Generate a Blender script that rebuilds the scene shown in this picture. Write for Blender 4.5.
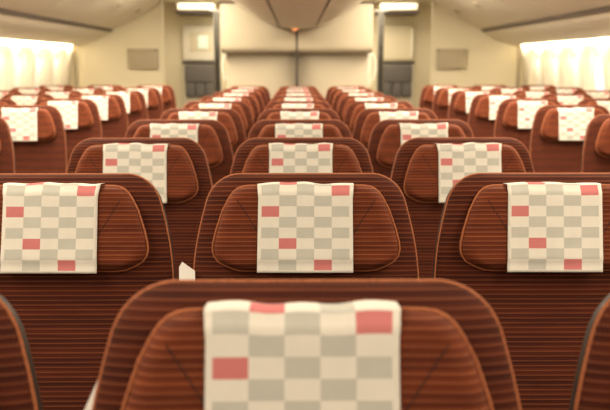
import bpy, bmesh, math, random
from mathutils import Vector, Matrix
random.seed(7)
PI = math.pi
R = math.radians
S = bpy.context.scene
C = S.collection
for o in list(bpy.data.objects): bpy.data.objects.remove(o)

# ------------------------------------------------------------ camera
CAMZ = 1.406
cam = bpy.data.cameras.new('camera'); camo = bpy.data.objects.new('camera', cam); C.objects.link(camo)
S.camera = camo
cam.sensor_width = 36; cam.lens = 803/610*36
cam.clip_start = .02; cam.clip_end = 60
camo.location = (-.010, 0, CAMZ)
camo.rotation_euler = (R(90-10.01), 0, R(-.57))
cam.dof.use_dof = True; cam.dof.focus_distance = 1.60; cam.dof.aperture_fstop = 5.2

# ------------------------------------------------------------ world, lights, exposure
w = bpy.data.worlds.new('world'); S.world = w; w.use_nodes = True
w.node_tree.nodes['Background'].inputs[0].default_value = (1, .84, .64, 1)
w.node_tree.nodes['Background'].inputs[1].default_value = .20
S.view_settings.view_transform = 'Standard'; S.view_settings.look = 'None'
S.view_settings.gamma = 1; S.view_settings.use_curve_mapping = False
S.view_settings.exposure = 0.62
WARM = (1, .86, .66)
def area(name, loc, rot, sx, sy, power, col=WARM, spread=180):
    l = bpy.data.lights.new(name, 'AREA'); l.shape = 'RECTANGLE'; l.size = sx; l.size_y = sy
    l.energy = power; l.color = col; l.spread = R(spread)
    o = bpy.data.objects.new(name, l); C.objects.link(o); o.location = loc; o.rotation_euler = rot
    return o
for s in (-1, 1):
    # aisle ceiling wash lights, just under the ceiling
    area('aisle_ceiling_light', (s*1.22, 5.9, 2.235), (0, 0, 0), .60, 6.4, 138)
    area('aisle_ceiling_light', (s*1.22, .2, 2.235), (0, 0, 0), .60, 4.0, 44)
    area('doorway_ceiling_light', (s*.84, 11.05, 2.243), (0, 0, 0), 1.66, .55, 20)
    # cove lights under the side bins washing the window panels
    area('window_cove_light', (s*2.725, 6.6, 1.665), (0, R(-s*38), 0), .05, 7.2, 95, (1, .88, .66), 95)

# ------------------------------------------------------------ helpers
def link(name, me, parent=None, mat=None):
    o = bpy.data.objects.new(name, me); C.objects.link(o)
    if parent: o.parent = parent
    if mat:
        for m in (mat if isinstance(mat, (list, tuple)) else [mat]): me.materials.append(m)
    return o
def obj(name, bm, mat=None, parent=None, smooth=True, angle=40):
    bmesh.ops.recalc_face_normals(bm, faces=bm.faces[:])
    me = bpy.data.meshes.new(name); bm.to_mesh(me); bm.free()
    if smooth:
        me.polygons.foreach_set('use_smooth', [True]*len(me.polygons))
        try: me.set_sharp_from_angle(angle=R(angle))
        except Exception: pass
    return link(name, me, parent, mat)
def tag(o, label=None, cat=None, group=None, kind=None):
    if label: o['label'] = label
    if cat: o['category'] = cat
    if group: o['group'] = group
    if kind: o['kind'] = kind
    return o
def empty(name, loc=(0, 0, 0), rz=0):
    o = bpy.data.objects.new(name, None); C.objects.link(o); o.location = loc; o.rotation_euler.z = rz
    o.empty_display_size = .05
    return o
def copy_tree(o, parent=None):
    c = o.copy(); C.objects.link(c); c.parent = parent
    for ch in [x for x in bpy.data.objects if x.parent == o]: copy_tree(ch, c)
    return c
def add_box(bm, x0, x1, y0, y1, z0, z1, bev=0, seg=2, mi=0):
    r = bmesh.ops.create_cube(bm, size=1)
    vs = r['verts']
    for v in vs:
        v.co = Vector(((x0+x1)/2+v.co.x*(x1-x0), (y0+y1)/2+v.co.y*(y1-y0), (z0+z1)/2+v.co.z*(z1-z0)))
    fs = {f for v in vs for f in v.link_faces}
    for f in fs: f.material_index = mi
    if bev:
        es = list({e for v in vs for e in v.link_edges})
        bmesh.ops.bevel(bm, geom=es, offset=bev, segments=seg, profile=.5, affect='EDGES')
    return bm
def box(*a, **k):
    return add_box(bmesh.new(), *a, **k)
def add_tube(bm, pts, r, n=8, closed=False):
    pts = [Vector(p) for p in pts]; rings = []
    N = len(pts)
    for i, p in enumerate(pts):
        a = pts[i-1] if (i > 0 or closed) else p
        b = pts[(i+1) % N] if (i < N-1 or closed) else p
        t = (b-a).normalized()
        u = t.orthogonal() if i == 0 else (pu - t*pu.dot(t))
        u.normalize(); pu = u; v = t.cross(u)
        rings.append([bm.verts.new(p+(u*math.cos(2*PI*k/n)+v*math.sin(2*PI*k/n))*r) for k in range(n)])
    M = N if closed else N-1
    for i in range(M):
        A, B = rings[i], rings[(i+1) % N]
        for k in range(n): bm.faces.new((A[k], A[(k+1) % n], B[(k+1) % n], B[k]))
    if not closed:
        bm.faces.new(rings[0]); bm.faces.new(rings[-1][::-1])
    return bm
def prism(poly, y0, y1, bev=0):
    """poly in (x,z), swept from y0 to y1"""
    bm = bmesh.new()
    A = [bm.verts.new((x, y0, z)) for x, z in poly]; B = [bm.verts.new((x, y1, z)) for x, z in poly]
    n = len(poly)
    bm.faces.new(A); bm.faces.new(B[::-1])
    for i in range(n): bm.faces.new((A[i], B[i], B[(i+1) % n], A[(i+1) % n]))
    if bev: 
        es = [e for e in bm.edges if (e.verts[0].co.y == e.verts[1].co.y)]
        bmesh.ops.bevel(bm, geom=es, offset=bev, segments=2, profile=.5, affect='EDGES')
    return bm
def thick(curve, t):
    """offset an open (x,z) curve by t along its normal -> closed polygon"""
    out = []
    for i, p in enumerate(curve):
        a = curve[max(i-1, 0)]; b = curve[min(i+1, len(curve)-1)]
        dx, dz = b[0]-a[0], b[1]-a[1]; L = math.hypot(dx, dz)
        out.append((p[0]-dz/L*t, p[1]+dx/L*t))
    return list(curve)+out[::-1]
def interp(tab, x):
    if x <= tab[0][0]: return tab[0][1]
    for (a, b), (c, d) in zip(tab, tab[1:]):
        if x <= c: return b+(d-b)*(x-a)/(c-a)
    return tab[-1][1]
def smooth_curve(pts, n=6):
    out = []
    P = [pts[0]]+list(pts)+[pts[-1]]
    for i in range(1, len(P)-2):
        for k in range(n):
            t = k/n
            out.append(tuple(.5*((2*P[i][j])+(-P[i-1][j]+P[i+1][j])*t+(2*P[i-1][j]-5*P[i][j]+4*P[i+1][j]-P[i+2][j])*t*t+(-P[i-1][j]+3*P[i][j]-3*P[i+1][j]+P[i+2][j])*t**3) for j in range(len(pts[0]))))
    out.append(tuple(pts[-1]))
    return out

# ------------------------------------------------------------ materials
def mat(name, col, rough=.5, metal=0, emit=None, es=1, noise=0, nscale=20, bump=0, sheen=0):
    m = bpy.data.materials.new(name); m.use_nodes = True
    nt = m.node_tree; b = nt.nodes['Principled BSDF']
    b.inputs['Base Color'].default_value = (*col, 1); b.inputs['Roughness'].default_value = rough
    b.inputs['Metallic'].default_value = metal
    if sheen:
        b.inputs['Sheen Weight'].default_value = sheen; b.inputs['Sheen Tint'].default_value = (*[min(1, c*2.5) for c in col], 1)
    if emit:
        b.inputs['Emission Color'].default_value = (*emit, 1); b.inputs['Emission Strength'].default_value = es
    if noise or bump:
        tc = nt.nodes.new('ShaderNodeTexCoord'); n = nt.nodes.new('ShaderNodeTexNoise')
        n.inputs['Scale'].default_value = nscale; n.inputs['Detail'].default_value = 4
        nt.links.new(tc.outputs['Object'], n.inputs['Vector'])
        if noise:
            mx = nt.nodes.new('ShaderNodeMix'); mx.data_type = 'RGBA'
            mx.inputs[6].default_value = (*[c*(1-noise) for c in col], 1); mx.inputs[7].default_value = (*[min(1, c*(1+noise)) for c in col], 1)
            nt.links.new(n.outputs['Fac'], mx.inputs[0]); nt.links.new(mx.outputs[2], b.inputs['Base Color'])
        if bump:
            bp = nt.nodes.new('ShaderNodeBump'); bp.inputs['Strength'].default_value = bump; bp.inputs['Distance'].default_value = .002
            nt.links.new(n.outputs['Fac'], bp.inputs['Height']); nt.links.new(bp.outputs[0], b.inputs['Normal'])
    return m

def ribbed(name, dark, mid, light, period, bump=.3):
    """woven seat fabric: horizontal ribs with a dotted bright thread, broken up by broad colour bands"""
    m = bpy.data.materials.new(name); m.use_nodes = True
    nt = m.node_tree; N = nt.nodes; L = nt.links; b = N['Principled BSDF']
    def mth(op, a, c=None):
        n = N.new('ShaderNodeMath'); n.operation = op
        for i, v in enumerate((a, c)):
            if v is None: continue
            if isinstance(v, (int, float)): n.inputs[i].default_value = v
            else: L.new(v, n.inputs[i])
        return n.outputs[0]
    tc = N.new('ShaderNodeTexCoord'); sp = N.new('ShaderNodeSeparateXYZ'); L.new(tc.outputs['Object'], sp.inputs[0])
    x, z = sp.outputs['X'], sp.outputs['Z']
    s1 = mth('MULTIPLY_ADD', mth('SINE', mth('MULTIPLY', z, 2*PI/period)), .5); s1.node.inputs[2].default_value = .5
    thin = mth('POWER', s1, 7.0)
    s2 = mth('MULTIPLY_ADD', mth('SINE', mth('MULTIPLY', z, 2*PI/(period*4.3))), .5); s2.node.inputs[2].default_value = .5
    dots = mth('MULTIPLY_ADD', mth('SINE', mth('MULTIPLY', x, 2*PI/.0034)), .45); dots.node.inputs[2].default_value = .55
    half = mth('MULTIPLY_ADD', mth('SINE', mth('MULTIPLY', z, 4*PI/period)), .5); half.node.inputs[2].default_value = .5
    nz = N.new('ShaderNodeTexNoise'); nz.inputs['Scale'].default_value = 1; nz.inputs['Detail'].default_value = 3
    mp = N.new('ShaderNodeMapping'); mp.inputs['Scale'].default_value = (9, 9, 160); L.new(tc.outputs['Object'], mp.inputs['Vector']); L.new(mp.outputs[0], nz.inputs['Vector'])
    m1 = N.new('ShaderNodeMix'); m1.data_type = 'RGBA'; m1.inputs[6].default_value = (*dark, 1); m1.inputs[7].default_value = (*mid, 1)
    f1 = mth('MULTIPLY_ADD', half, .14); f1.node.inputs[2].default_value = 0
    fine = mth('MULTIPLY', mth('SINE', mth('MULTIPLY', z, 2*PI/.0029)), mth('SINE', mth('MULTIPLY', x, 2*PI/.0034)))
    f1 = mth('ADD', f1, mth('MULTIPLY', fine, .22))
    f1b = mth('ADD', f1, mth('MULTIPLY', s2, .25)); f1c = mth('ADD', f1b, mth('MULTIPLY', nz.outputs['Fac'], .45))
    L.new(f1c, m1.inputs[0])
    m2 = N.new('ShaderNodeMix'); m2.data_type = 'RGBA'; L.new(m1.outputs[2], m2.inputs[6]); m2.inputs[7].default_value = (*light, 1)
    L.new(mth('MULTIPLY', mth('MULTIPLY', mth('MULTIPLY', thin, dots), mth('ADD', nz.outputs['Fac'], .35)), .72), m2.inputs[0])
    L.new(m2.outputs[2], b.inputs['Base Color'])
    b.inputs['Roughness'].default_value = .85; b.inputs['Specular IOR Level'].default_value = .2
    b.inputs['Sheen Weight'].default_value = .10; b.inputs['Sheen Roughness'].default_value = .4
    b.inputs['Sheen Tint'].default_value = (1, .45, .22, 1)
    bp = N.new('ShaderNodeBump'); bp.inputs['Strength'].default_value = bump; bp.inputs['Distance'].default_value = .0010
    L.new(mth('ADD', s1, mth('MULTIPLY', half, .4)), bp.inputs['Height']); L.new(bp.outputs[0], b.inputs['Normal'])
    return m
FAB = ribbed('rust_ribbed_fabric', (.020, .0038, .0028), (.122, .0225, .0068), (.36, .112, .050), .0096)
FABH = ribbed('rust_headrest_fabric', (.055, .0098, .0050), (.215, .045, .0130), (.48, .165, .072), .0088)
PIPE = mat('rust_piping', (.40, .125, .045), .8, noise=.6, nscale=260, sheen=.3)
SEAM = mat('dark_seam_thread', (.03, .008, .006), .9)
SHELL = mat('dark_grey_shell', (.022, .019, .015), .40)
ARMM = mat('armrest_plastic', (.07, .06, .05), .45)
METAL = mat('leg_metal', (.30, .28, .25), .35, .9)
CREAM = mat('cream_cloth', (.80, .765, .69), .9, noise=.05, nscale=60, bump=.25)
GREY = mat('grey_print', (.55, .545, .49), .9, noise=.06, nscale=60, bump=.25)
RED = mat('red_print', (.62, .20, .20), .9, noise=.06, nscale=60, bump=.25)
PAPER = mat('white_paper', (.96, .93, .88), .8)
WALL = mat('cabin_panel_cream', (.72, .65, .47), .6, noise=.02, nscale=3)
BIN = mat('bin_panel_beige', (.76, .69, .56), .55, noise=.03, nscale=3)
CBIN = mat('centre_bin_beige', (.80, .73, .58), .55, noise=.03, nscale=3)
CEIL = mat('ceiling_cream', (.82, .76, .60), .7)
GAP = mat('dark_gap', (.07, .05, .04), .8)
SEAMSH = mat('bin_seam_shade_brown', (.16, .13, .10), .8)  # brown carrying the shade of the gap under the bin door
BULK = mat('bulkhead_beige', (.52, .45, .325), .55, noise=.02, nscale=4)
FLOOR = mat('floor_carpet', (.10, .05, .035), .95, noise=.4, nscale=300, bump=.4)
BOXM = mat('pocket_tan', (.40, .34, .23), .6)
JGREY = mat('jump_seat_grey', (.12, .11, .10), .8, noise=.1, nscale=30)
JWHITE = mat('jump_seat_white', (.78, .74, .62), .5)
RECESS = mat('recess_charcoal', (.30, .28, .24), .9)  # tone of the dark recess beside the bulkhead
SIDE = mat('sidewall_cream', (.80, .74, .60), .55)
SHADE = mat('window_shade', (.82, .80, .72), .5)
GLASSG = mat('pale_green_pane', (.62, .72, .58), .2, emit=(.75, .9, .7), es=.25)
DAY = mat('daylight_window', (.6, .62, .72), .2, emit=(.62, .64, .86), es=.6)
LAMPO = mat('amber_lamp', (.9, .4, .15), .4, emit=(1, .36, .12), es=.8)

# ------------------------------------------------------------ setting
CZ = 2.25
tag(obj('floor', box(-2.95, 2.95, -2.5, 12.1, -.05, 0), FLOOR), kind='structure')
tag(obj('ceiling', box(-2.2, 2.2, -2.5, 12.1, CZ, CZ+.05), CEIL), kind='structure')

WPROF = [(0, 2.70), (.3, 2.84), (.7, 2.90), (1.1, 2.895), (1.45, 2.845), (1.70, 2.78), (1.95, 2.62), (2.25, 2.25)]   # z -> |x|
def sidewall(s, wys):
    bm = bmesh.new(); ny = 560; zs = [i*2.25/120 for i in range(121)]
    y0, y1 = -2.5, 12.1
    ys = [y0+(4.4-y0)*i/24 for i in range(24)]+[4.4+(10.45-4.4)*i/440 for i in range(441)]+[10.45+(y1-10.45)*i/6 for i in range(1, 7)]
    grid = []
    for y in ys:
        col = []
        for z in zs:
            X = interp(WPROF, z)
            for wy in wys:
                if abs(y-wy) > .31: continue
                # wide shallow pan round each window, then the deep reveal
                a = (abs((y-wy)/.29)**3+abs((z-1.16)/.47)**3)**(1/3)
                d = max(0, min(1, (1.0-a)/.30)); X += .060*d*d*(3-2*d)
                a = (abs((y-wy)/.165)**2.6+abs((z-1.24)/.27)**2.6)**(1/2.6)
                d = max(0, min(1, (1.0-a)/.22)); X += .025*d*d*(3-2*d)
            col.append(bm.verts.new((s*X, y, z)))
        grid.append(col)
    for i in range(len(ys)-1):
        for j in range(len(zs)-1): bm.faces.new((grid[i][j], grid[i+1][j], grid[i+1][j+1], grid[i][j+1]))
    return bm
WY = [5.30+.65*i for i in range(8)]
for s, nm in ((-1, 'wall_left'), (1, 'wall_right')):
    o = obj(nm, sidewall(s, WY), SIDE); tag(o, kind='structure')
    md = o.modifiers.new('solid', 'SOLIDIFY'); md.thickness = .02; md.offset = 1
wn = 1
for s in (-1, 1):
    for i, wy in enumerate(WY):
        if wy < 7.0: continue
        bm = bmesh.new()
        n = 32
        vs = []
        for k in range(n):
            a = 2*PI*k/n; c, q = math.cos(a), math.sin(a)
            py = wy+.135*math.copysign(abs(c)**.8, c); pz = 1.24+.225*math.copysign(abs(q)**.8, q)
            vs.append((py, pz))
        A = [bm.verts.new((s*(interp(WPROF, z)+.077), y, z)) for y, z in vs]
        B = [bm.verts.new((s*(interp(WPROF, z)+.100), y, z)) for y, z in vs]
        bm.faces.new(A); bm.faces.new(B[::-1])
        for k in range(n): bm.faces.new((A[k], B[k], B[(k+1) % n], A[(k+1) % n]))
        day = (s == 1 and i in (3, 4))
        o = obj('window_%d' % wn, bm, DAY if day else SHADE); tag(o, kind='structure'); wn += 1

# cove strip (fixture) behind the lower bin edge on each side
for s in (-1, 1):
    o = obj('trim_%d' % (1 if s < 0 else 2), box(min(s*2.68, s*2.76), max(s*2.68, s*2.76), 3.0, 10.25, 1.672, 1.69), CEIL)
    tag(o, kind='structure')

# aft partitions at the end of the side blocks
DP = 10.30
for s, nm in ((-1, 'wall_rear_left'), (1, 'wall_rear_right')):
    xs = sorted((s*1.69, s*2.93))
    poly = [(s*1.69, 0), (s*1.69, CZ), (s*2.24, CZ), (s*2.60, 1.95), (s*2.77, 1.70), (s*2.835, 1.45), (s*2.885, 1.1), (s*2.89, .7), (s*2.83, .3), (s*2.69, 0)]
    o = obj(nm, prism(poly, DP, DP+.06), WALL); tag(o, kind='structure')
    o = obj('trim_%d' % (5 if s < 0 else 6), box(*sorted((s*2.775, s*2.815)), DP-.03, DP-.002, .9, 1.62, bev=.008), BOXM); tag(o, kind='structure')
# end wall of the doorway
o = obj('wall_far', box(-2.6, 2.6, 11.95, 12.05, 0, CZ), WALL); tag(o, kind='structure')
for s, k in ((-1, 7), (1, 8)):
    # ceiling header over the crew seat
    o = obj('trim_%d' % k, box(*sorted((s*1.14, s*1.66)), 11.35, 11.90, 2.125, 2.225, bev=.02), BIN); tag(o, kind='structure')
    o = obj('trim_%d' % (k+2), box(*sorted((s*1.12, s*1.68)), 11.40, 11.90, 2.085, 2.12), GAP); tag(o, kind='structure')

# central bulkhead: lower pair of panels, overhanging rounded upper pair, dark seam between
bk = empty('wall_center', (-.010, 9.2, 0)); tag(bk, kind='structure')
obj('core', box(-.79, .79, .25, 1.5, 0, 2.06), WALL, bk)
for s in (-1, 1):
    a, b = sorted((s*.012, s*.815))
    obj('lower_panel', box(a, b, .20, .25, 0, 1.54, bev=.006), BULK, bk)
    a, b = sorted((s*.012, s*.855))
    bm = box(a, b, 0, .25, 1.522, 2.06)
    es = [e for e in bm.edges if all(v.co.z < 1.6 and v.co.y < .01 for v in e.verts)]
    bmesh.ops.bevel(bm, geom=es, offset=.07, segments=6, profile=.5, affect='EDGES')
    es = [e for e in bm.edges if all(abs(v.co.x-s*.855) < .002 for v in e.verts) and all(v.co.y < .2 for v in e.verts)]
    bmesh.ops.bevel(bm, geom=es, offset=.02, segments=3, profile=.5, affect='EDGES')
    obj('upper_panel', bm, BULK, bk)
obj('seam_strip', box(-.016, .016, .01, .24, 0, 2.055), GAP, bk)
obj('top_cap', box(-.87, .87, -.01, 1.5, 2.06, 2.085, bev=.004), GAP, bk)

# ------------------------------------------------------------ overhead bins
DOORP = smooth_curve([(1.655, 2.245), (1.70, 2.18), (1.80, 2.085), (1.98, 1.975), (2.16, 1.885), (2.30, 1.825)], 5)
SERVP = smooth_curve([(2.345, 1.795), (2.41, 1.745), (2.52, 1.69), (2.65, 1.652), (2.735, 1.63)], 5)
def side_bin(s, y0, L):
    t = empty('overhead_bin', (s*2.2, y0+L/2, 1.6))
    def shift(c): return [(s*(x-2.2), z-1.6) for x, z in c]
    g = .007
    obj('bin_door', prism(shift(thick(DOORP, .022)), -L/2+g, L/2-g, .004), BIN, t)
    p = obj('service_panel', prism(shift(thick(SERVP, .018)), -L/2+g, L/2-g, .004), BIN, t)
    body = [(1.72, 2.24)]+[(x+.026, z+.03) for x, z in DOORP[4:]]+[(2.34, 1.84), (2.42, 1.775), (2.55, 1.715), (2.64, 1.69), (2.64, 1.84), (2.24, 2.24)]
    obj('body', prism(shift(body), -L/2, L/2), GAP, t)
    d = obj('latch', box(-.035, .035, -.05, .05, -.008, .012, bev=.006), BOXM, t)
    d.location = (s*(1.89-2.2), 0, 2.012-1.6); d.rotation_euler = (0, s*R(30), 0)
    obj('seam_shade_strip', prism(shift([(2.302, 1.819), (2.340, 1.790), (2.36, 1.80), (2.32, 1.835)]), -L/2, L/2), SEAMSH, t)  # added dark strip over the open seam, the gap's shade put into its colour
    return t
nside = 9; LB = (DP-.01-3.0)/7; YB = 3.0-2*LB
ordn = ['ninth', 'eighth', 'seventh', 'sixth', 'fifth', 'fourth', 'third', 'second']
for s, side in ((-1, 'left'), (1, 'right')):
    proto = None
    for k in range(nside):
        yc = YB+LB*(k+.5)
        if proto is None: o = proto = side_bin(s, 3.0, LB)
        else: o = copy_tree(proto)
        o.location.y = yc
        tag(o, 'beige curved overhead bin above the %s windows, %s' % (side, 'touching the rear partition' if k == 8 else ordn[k]+' counted from the rear partition'),
            'overhead bin', 'overhead bins along the %s side' % side)

CP = smooth_curve([(-.86, 2.245), (-.79, 2.15), (-.68, 2.055), (-.55, 1.965), (-.39, 1.875), (-.20, 1.807), (0, 1.785), (.20, 1.807), (.39, 1.875), (.55, 1.965), (.68, 2.055), (.79, 2.15), (.86, 2.245)], 4)
def center_bin(L):
    t = empty('overhead_bin', (0, 0, 1.79))
    sh = lambda c: [(x, z-1.79) for x, z in c]
    xa = .205
    parts = {'bottom_panel': [p for p in CP if abs(p[0]) <= xa-.01]}
    mid = [(-xa+.012, interp(CP, -xa+.012))]+parts['bottom_panel']+[(xa-.012, interp(CP, xa-.012))]
    obj('bottom_panel', prism(sh(thick(mid, .02)), -L/2+.003, L/2-.003), CBIN, t)
    for s in (-1, 1):
        seg = [(xa+.012, interp(CP, xa+.012))]+[p for p in CP if p[0] > xa+.02]
        seg = [(s*x, z) for x, z in seg]
        obj('bin_door', prism(sh(thick(seg, s*.02)), -L/2+.003, L/2-.003), CBIN, t)
    body = [(-.74, 2.24)]+[(x*.95, z+.03) for x, z in CP if abs(x) < .76]+[(.74, 2.24)]
    obj('body', prism(sh(body), -L/2, L/2), GAP, t)
    return t
proto = None
for k in range(8):
    L = (9.19-3.0)/6
    o = proto = center_bin(L) if proto is None else proto
    if k: o = copy_tree(proto)
    o.location.y = 3.0-2*L+L*(k+.5)
    tag(o, 'beige rounded centre overhead bin above the middle seats, ' + ('touching the bulkhead beside the amber lamp' if k == 7 else ordn[k+1]+' counted from the bulkhead'),
        'overhead bin', 'overhead bins over the centre seats')
bm = bmesh.new(); bmesh.ops.create_uvsphere(bm, u_segments=20, v_segments=10, radius=.034)
for v in bm.verts: v.co.z *= .55
t = empty('indicator_lamp', (-.03, 9.06, 1.78)); tag(t, 'small glowing amber lamp under the end of the centre bin', 'lamp')
obj('lens', bm, LAMPO, t)
obj('base', box(-.05, .05, -.03, .03, .004, .018, bev=.004), BOXM, t)

# ------------------------------------------------------------ doorway things
for s, side in ((-1, 'left'), (1, 'right')):
    t = empty('literature_pocket', (s*1.94, DP-.002, 1.335))
    tag(t, 'tan rectangular pocket on the cream partition at the %s rear' % side, 'wall pocket', 'pockets on the rear partitions')
    obj('pocket', box(-.185, .185, -.05, 0, 0, .245, bev=.012), BOXM, t)
    obj('lid', box(-.19, .19, -.056, 0, .215, .25, bev=.008), BOXM, t)
    obj('button', box(-s*.165-.012, -s*.165+.012, -.062, -.054, .222, .24, bev=.003), GAP, t)
    # crew jump seat folded against the far wall
    t = empty('crew_jump_seat', (s*1.435+.015, 11.92, .42))
    tag(t, 'folded grey crew seat against the far wall, in the %s doorway' % side, 'jump seat', 'crew seats in the doorways')
    obj('back_board', box(-.25, .25, -.06, 0, 0, 1.01, bev=.015), JWHITE, t)
    bm = bmesh.new()
    add_box(bm, -.215, .215, -.15, -.06, .70, .96, bev=.03, seg=4)
    obj('back_cushion', bm, JGREY, t)
    for q in (-1, 0, 1):
        obj('seat_flap', box(q*.142-.066, q*.142+.066, -.14, -.055, .50, .71, bev=.02, seg=3), JGREY, t)
    obj('top_rail', box(-.25, .25, -.10, -.02, 0.975, 1.015, bev=.01), ARMM, t)
    # pleated dark sheet added to stand for the dark recess here
    bm = bmesh.new(); n = 40; prof = []
    for i in range(n+1):
        x = -.045+.09*i/n; prof.append((x, .022*math.sin(i*1.3)))
    z0, z1 = .05, 2.10; rows = []
    for z in (z0, z0+.7, z0+1.4, z1):
        rows.append([bm.verts.new((x*(1+.1*math.sin(z*3)), y, z)) for x, y in prof])
    for a, b in zip(rows, rows[1:]):
        for i in range(n): bm.faces.new((a[i], a[i+1], b[i+1], b[i]))
    o = obj('recess_sheet', bm, RECESS); o.location = (s*1.115+(.012 if s < 0 else .03), 11.25, 0)
    md = o.modifiers.new('solid', 'SOLIDIFY'); md.thickness = .004
    tag(o, 'charcoal pleated sheet added for the dark recess beside the bulkhead in the %s doorway' % side, 'recess_sheet', 'doorway recess sheets')
    bm = bmesh.new(); add_tube(bm, [(-.10, 0, 0), (.10, 0, 0)], .012)
    obj('recess_sheet_rail', bm, METAL, o).location = (0, 0, 2.11)
    # cream assist handle on the side of the bulkhead
    t = empty('assist_handle', (s*.83+.015, 9.55, 1.16))
    tag(t, 'cream moulded grab handle on the %s edge of the centre bulkhead' % side, 'handle', 'grab handles on the bulkhead')
    bm = bmesh.new(); add_tube(bm, smooth_curve([(-.02*s, 0, .36), (s*.035, 0, .33), (s*.062, 0, .22), (s*.045, 0, .08), (-.02*s, 0, .03)], 6), .020, 10)
    obj('grip', bm, JWHITE, t)
    bm = bmesh.new(); add_box(bm, *sorted((-.035*s, .01*s)), -.03, .03, -.02, .40, bev=.01)
    obj('mounting_plate', bm, JWHITE, t)
# framed panel with a pale window over the left crew seat; plain panel on the right
t = empty('wall_panel', (-1.41, 11.93, 1.445)); tag(t, 'white framed panel with a small pale green window above the left crew seat', 'panel', 'panels above the crew seats')
obj('frame', box(-.255, .255, -.05, 0, 0, .50, bev=.02), JWHITE, t)
obj('inner_frame', box(-.14, .17, -.062, -.045, .13, .40, bev=.01), WALL, t)
obj('pane', box(-.035, .115, -.070, -.058, .17, .36, bev=.006), GLASSG, t)
t = empty('wall_panel', (1.45, 11.93, 1.44)); tag(t, 'plain pale cushioned panel above the right crew seat', 'panel', 'panels above the crew seats')
bm = box(-.235, .235, -.05, 0, 0, .52, bev=.04, seg=4)
obj('pad', bm, WALL, t)
obj('side_rail', box(.20, .235, -.075, -.04, .04, .46, bev=.01), JWHITE, t)

# ------------------------------------------------------------ the airline seat
ZT = 1.18          # top of the backrest rim
TILT = R(-11.5)
RIM = [(0, .140), (.002, .152), (.005, .161), (.010, .171), (.018, .182), (.030, .193), (.05, .203), (.076, .210), (.10, .216), (.148, .2255), (.20, .231), (.30, .236), (.50, .238), (.74, .238)]
BH = .74
def q(e, r):
    u = max(0, min(1, e/r)); return math.sqrt(max(0, 1-(1-u)**2))
def cushion(wf, H, depth, rx, rz0, rz1, zsamp, nx=36, back=0.0, shape=None, center_dip=0):
    """closed cushion: front bulges to -y, flat-ish back; wf(dz) gives half width"""
    bm = bmesh.new(); F = []; B = []
    ss = [math.sin(PI/2*(-1+2*i/nx)) for i in range(nx+1)]
    for dz in zsamp:
        w_ = wf(dz); fr = []; bk_ = []
        for s in ss:
            ex = (1-abs(s))*w_
            f = q(ex, rx)*q(dz, rz0)*q(H-dz, rz1)
            y = -depth*f
            if shape: y += shape(s, dz/H)*f
            fr.append(bm.verts.new((s*w_, y, -dz)))
            bk_.append(bm.verts.new((s*w_, back*f, -dz)))
        F.append(fr); B.append(bk_)
    for G in (F, B):
        for i in range(len(G)-1):
            for j in range(nx): bm.faces.new((G[i][j], G[i][j+1], G[i+1][j+1], G[i+1][j]))
    bmesh.ops.remove_doubles(bm, verts=bm.verts[:], dist=1e-6)
    return bm
def zs_for(H, n=40):
    out = []
    for i in range(n+1):
        t = i/n; out.append(H*(t-.13*math.sin(2*PI*t)/1.0*.9) if 0 < t < 1 else H*t)
    ext = [.002, .005, .010, .018]
    out = sorted(set(round(v, 5) for v in out+ext+[H-e for e in ext]))
    return out
rimw = lambda dz: interp(RIM, dz)
back_shape = lambda s, t: 0.010*s*s*math.sin(PI*min(1, t*1.2))-.010*math.exp(-((t-.75)/.2)**2)

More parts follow.
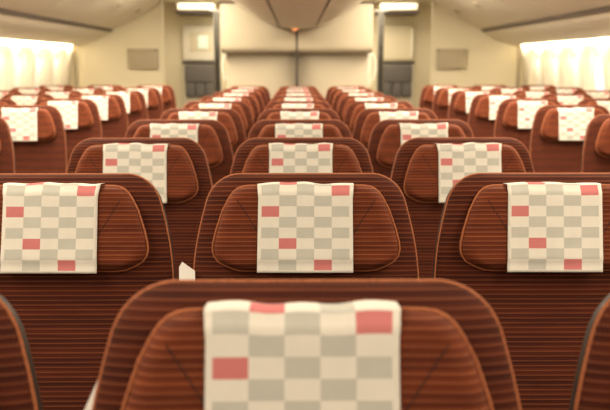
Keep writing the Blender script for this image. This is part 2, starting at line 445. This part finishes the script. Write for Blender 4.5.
HH = .172; HZ = .026        # headrest height and drop below the rim
HW = [(0, .118), (.002, .130), (.006, .139), (.014, .148), (.026, .156), (.05, .168), (.09, .181), (.115, .187), (.130, .188), (.142, .185), (.153, .177), (.161, .163), (.167, .150), (.170, .140), (.172, .126)]
headw = lambda dz: interp(HW, dz)
HY = -.030                  # headrest sits in front of the backrest surface
def head_front(x, dz):      # front surface offset used by cloth too
    w_ = headw(max(0, min(HH, dz))); s = max(-1, min(1, x/w_))
    f = q((1-abs(s))*w_, .030)*q(dz, .022)*q(HH-dz, .022)
    return (-.036-.010*(abs(s)**3)+.004)*f
def make_seat():
    t = empty('airline_seat')
    def tilted(o, dz=0, y=0):
        o.rotation_euler.x = TILT
        v = Matrix.Rotation(TILT, 3, 'X') @ Vector((0, y, -dz))
        o.location = (0, v.y, ZT+v.z); return o
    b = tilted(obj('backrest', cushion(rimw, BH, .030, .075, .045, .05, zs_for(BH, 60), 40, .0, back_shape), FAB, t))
    # piping round the rim of the backrest
    zz = [0, .001, .002, .005, .010, .018, .030, .05, .076, .10, .148, .20, .30, .40, .50, .60, .70]
    path = [(-rimw(z), 0, -z) for z in zz[::-1]]+[(x/10*.140, 0, 0) for x in range(-9, 10)]+[(rimw(z), 0, -z) for z in zz]
    bm = bmesh.new(); add_tube(bm, smooth_curve(path, 2), .0022, 6)
    obj('piping', bm, PIPE, b)
    # rear plastic shell
    sw = lambda dz: rimw(dz)+.004
    bm = bmesh.new(); ss = [i/12-1 for i in range(25)]
    zl = zs_for(BH, 30); rings = []
    levels = [(0, .003), (0, .012), (-.012, .024), (-.035, .034), (-.07, .040)]
    loops = []
    for ins, y in levels:
        lp = []
        pts = [(-(rimw(z)+.003+ins), -z) for z in zl[::-1]]+[((rimw(z)+.003+ins), -z) for z in zl]
        top = -ins if ins < 0 else 0
        lp = [bm.verts.new((x, y, (z-top) if False else max(-BH, min(z, .004+ins)))) for x, z in pts]
        loops.append(lp)
    n = len(loops[0])
    for A, B_ in zip(loops, loops[1:]):
        for i in range(n): bm.faces.new((A[i], A[(i+1) % n], B_[(i+1) % n], B_[i]))
    bm.faces.new(loops[-1]); bm.faces.new(loops[0][::-1])
    tilted(obj('rear_shell', bm, SHELL, t))
    # headrest
    zsm = zs_for(HH, 40)
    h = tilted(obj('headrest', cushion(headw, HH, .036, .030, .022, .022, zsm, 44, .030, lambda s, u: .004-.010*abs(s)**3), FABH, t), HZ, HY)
    zz = [0, .002, .006, .014, .026, .05, .09, .115, .130, .142, .153, .161, .167, .170, .172]
    path = [(-headw(z), 0, -z) for z in zz[::-1]]+[(x/6*.118, 0, .0005) for x in range(-5, 6)]+[(headw(z), 0, -z) for z in zz]+[(-x/6*.126, 0, -HH) for x in range(-5, 6)]
    path = [(x, -.004-.010*(abs(x)/.18)**3, z) for x, y, z in path]
    bm = bmesh.new(); add_tube(bm, path, .0020, 6, closed=True)
    obj('piping', bm, PIPE, h)
    for s in (-1, 1):
        pts = []
        for i in range(13):
            u = i/12; x = s*(.137-.050*u); dz = .030+.078*u
            pts.append((x, head_front(x, dz)+.0004, -dz))
        bm = bmesh.new(); add_tube(bm, pts, .0010, 6)
        obj('wing_seam', bm, SEAM, h)
    # seat cushion and its pan
    bm = box(-.232, .232, -.62, -.17, .36, .475, bev=.035, seg=4)
    obj('seat_cushion', bm, FAB, t)
    obj('seat_pan', box(-.225, .225, -.58, -.12, .31, .362, bev=.012), SHELL, t)
    for s in (-1, 1):
        bm = bmesh.new()
        add_tube(bm, [(s*.16, -.50, .315), (s*.16, -.54, .02)], .016)
        add_tube(bm, [(s*.16, -.20, .315), (s*.16, -.02, .02)], .016)
        add_box(bm, s*.16-.02, s*.16+.02, -.58, .02, 0, .02, bev=.004)
        obj('leg', bm, METAL, t)
    return t
def armrest_bm(x):
    bm = box(x-.0085, x+.0085, -.50, -.14, .60, .645, bev=.006, seg=2)
    add_box(bm, x-.007, x+.007, -.20, -.14, .33, .61)
    return bm
# cloth variants -----------------------------------------------------------
CELLX = [-.0935, -.0865, -.0865+.0346, -.0865+.0692, .0865-.0692, .0865-.0346, .0865, .0935]
CELLW = .0346; CELLH = .0212
REDS = {(0, 2), (1, 5), (3, 7), (4, 0), (1, -1)}
def make_cloth(seed):
    rnd = random.Random(seed)
    a1, a2, p1, p2, cl = rnd.uniform(.001, .0025), rnd.uniform(.0005, .0018), rnd.uniform(0, 6), rnd.uniform(0, 6), rnd.uniform(.000, .006)
    skew = rnd.uniform(-.004, .004)
    bm = bmesh.new()
    # arc-length samples down the front: v=0 is the top fold; cell row k spans v0+k*CELLH..
    v0 = .004; sub = 4
    vs = [-.060, -.050, -.040, -.030, -.020, -.014]+[v0-CELLH*.5+CELLH*.5*i/sub for i in range(sub)]
    vs += [v0+CELLH*i/sub for i in range(8*sub+1)]+[v0+8*CELLH+.005]
    us = []
    for a, b in zip(CELLX, CELLX[1:]):
        k = 1 if b-a < .01 else 5
        us += [a+(b-a)*i/k for i in range(k)]
    us.append(CELLX[-1])
    G = []
    for v in vs:
        row = []
        for x in us:
            wob = a1*math.sin(x*38+p1)+a2*math.sin(x*95+p2)
            if v >= 0:
                fr = min(v, HH-.012)
                y = head_front(x*.9, max(fr, .010))-.0032
                if fr < .010: y = y*q(v+.012, .022)
                y -= abs(wob)*.8*max(0, .4+v*5)
                lift = max(0, v-.12)*.05; y -= lift*(.3+.7*math.sin(x*20+p2)**2)
                z = -v+.004+wob*max(0, 1-v/.05)*.8
                xx = x*(1+.02*v/.17)+skew*v/.17*1.0
            else:
                u = -v
                y = -.012+min(u, .020)*1.9+.003; z = .0055+.0015*math.sin(u*100)+wob*.8
                if u > .020: z = .0055-(u-.020); y = .0365 
                if u > .020: y = .0345
                xx = x
            # loose upper corners
            c = max(0, (abs(x)-.07)/.0235); 
            if v < .03: xx += math.copysign(cl*c*max(0, 1-abs(v)/.03), x); z += .0015*c*(cl/.006)
            row.append(bm.verts.new((xx, y, z)))
        G.append(row)
    for i in range(len(vs)-1):
        vm = (vs[i]+vs[i+1])/2; r = math.floor((vm-v0)/CELLH)
        for j in range(len(us)-1):
            um = (us[j]+us[j+1])/2; c = math.floor((um+.0865)/CELLW)
            f = bm.faces.new((G[i][j], G[i][j+1], G[i+1][j+1], G[i+1][j]))
            if 0 <= c <= 4 and vm > v0-CELLH*.5 and r <= 7 and abs(um) < .0865 and (r+c) % 2 == 0:
                f.material_index = 2 if (c, r) in REDS else 1
                if r == -1 and (c, r) not in REDS: f.material_index = 1
    me = bpy.data.meshes.new('headrest_cover'); bm.normal_update(); bm.to_mesh(me); bm.free()
    me.polygons.foreach_set('use_smooth', [True]*len(me.polygons))
    for m in (CREAM, GREY, RED): me.materials.append(m)
    return me
CLOTHS = [make_cloth(s) for s in range(6)]
def place_cloth(x, y, idx, label, group, rz=0, dx=0):
    o = bpy.data.objects.new('headrest_cover', CLOTHS[idx % 6]); C.objects.link(o)
    v = Matrix.Rotation(TILT, 3, 'X') @ Vector((dx, HY, -HZ))
    o.location = (x+v.x, y+v.y, ZT+v.z); o.rotation_euler = (TILT, 0, rz)
    md = o.modifiers.new('thickness', 'SOLIDIFY'); md.thickness = .0009; md.offset = 1
    tag(o, label, 'headrest cover', group)
    return o
seat0 = make_seat(); used = [False]
def place_seat(x, y, label, group, arms=(-1,)):
    if not used[0]: o = seat0; used[0] = True
    else: o = copy_tree(seat0)
    o.location = (x, y, 0)
    tag(o, label, 'airline seat', group)
    return o
ARMME = {}
def add_arms(o, sides):
    for s in sides:
        if s not in ARMME:
            a = obj('armrest', armrest_bm(s*.248), ARMM, o); ARMME[s] = a.data
        else: link('armrest', ARMME[s], o)

SP = .496; P = .81; Y0 = .84
JX = {(2, 1): .004, (3, 1): .002, (0, -1): -.010, (0, 1): .010, (1, -1): -.002, (1, 1): .011, (1, 0): .008, (2, 0): .005, (3, 0): .003}; JY = {0: -.022}
ORD = ['nearest', 'second', 'third', 'fourth', 'fifth', 'sixth', 'seventh', 'eighth', 'ninth', 'farthest']
arms = []
k = 0
for r in range(10):
    for c, col in ((-1, 'left'), (0, 'middle'), (1, 'right')):
        pos = ('%s from the camera' % ORD[r]) if 0 < r < 9 else ('nearest the camera' if r == 0 else 'farthest, by the bulkhead')
        lab = 'rust ribbed airline seat in the centre block, %s column, %s' % (col, pos)
        if r == 0: lab = {-1: 'blurred dark-edged rust seat cut off at the lower left corner', 0: 'large blurred rust airline seat filling the bottom middle foreground', 1: 'blurred dark-edged rust seat cut off at the lower right corner'}[c]
        if r == 1 and c == 0: lab = 'sharply focused rust ribbed airline seat in the centre of the photo'
        o = place_seat(c*SP+JX.get((r, c), 0), Y0+P*r+JY.get(r, 0), lab, 'seats in the centre block')
        arms.append((o, (-1, 1) if c == 1 else (-1,)))
        lab = 'checked cream headrest cover in the centre block, %s column, %s' % (col, pos)
        if r == 0: lab = {-1: 'checked cream headrest cover on the cut-off lower left corner seat', 0: 'large blurred checked cream headrest cover on the bottom middle foreground seat', 1: 'checked cream headrest cover on the cut-off lower right corner seat'}[c]
        if r == 1 and c == 0: lab = 'sharply focused checked cream headrest cover in the centre of the photo'
        place_cloth(c*SP+JX.get((r, c), 0), Y0+P*r+JY.get(r, 0), {(1, 0): 0, (1, -1): 3, (1, 1): 4, (0, 0): 1}.get((r, c), k), lab, 'headrest covers in the centre block', rz=random.uniform(-.012, .012), dx={(1, -1): .000, (1, 1): -.002}.get((r, c), random.uniform(-.006, .006)))
        k += 1
YS = [8.46-P*i for i in range(7)]
RORD = ['rearmost, by the partition', 'second from the rear partition', 'third from the rear partition', 'fourth from the rear partition', 'fifth from the rear partition', 'sixth from the rear partition', 'seventh from the rear partition']
for s, side in ((-1, 'left'), (1, 'right')):
    for ci, (cx, col) in enumerate(((1.50, 'aisle'), (1.50+.506, 'middle'), (1.50+1.012, 'window'))):
        nrow = {0: 7, 1: 5, 2: 3 if s < 0 else 4}[ci]
        for i in range(nrow):
            o = place_seat(s*cx, YS[i], 'rust airline seat in the %s block, %s column, %s' % (side, col, RORD[i]), 'seats in the %s block' % side)
            arms.append((o, (-1, 1) if cx*s in (1.50+1.012, -1.50) else (-1,)))
            place_cloth(s*cx, YS[i], k, 'checked cream headrest cover in the %s block, %s column, %s' % (side, col, RORD[i]), 'headrest covers in the %s block' % side, rz=random.uniform(-.015, .015), dx=random.uniform(-.008, .008)); k += 1
for o, sd in arms: add_arms(o, sd)

# ------------------------------------------------------------ white papers poking up between seats
def paper(name, pts, y, th, label):
    bm = bmesh.new()
    A = [bm.verts.new((x, y+(z-pts[0][1])*.2, z)) for x, z in pts]; B = [bm.verts.new((v.co.x, v.co.y+th, v.co.z)) for v in A]
    bm.faces.new(A); bm.faces.new(B[::-1]); n = len(A)
    for i in range(n): bm.faces.new((A[i], B[i], B[(i+1) % n], A[(i+1) % n]))
    o = obj(name, bm, PAPER, smooth=False); tag(o, label, 'paper', 'papers between the centre seats')
    return o
paper('paper_sheet', [(-.249, 1.000), (-.243, 1.010), (-.217, .992), (-.214, .60), (-.248, .60)], 1.58, .002, 'white paper corner poking up between the two focused seats left of centre')
paper('paper_sheet', [(-.214, 1.09), (-.228, 1.06), (-.268, .97), (-.275, .60), (-.225, .60), (-.225, .98)], .80, .002, 'white paper sliver along the left edge of the bottom middle foreground seat')
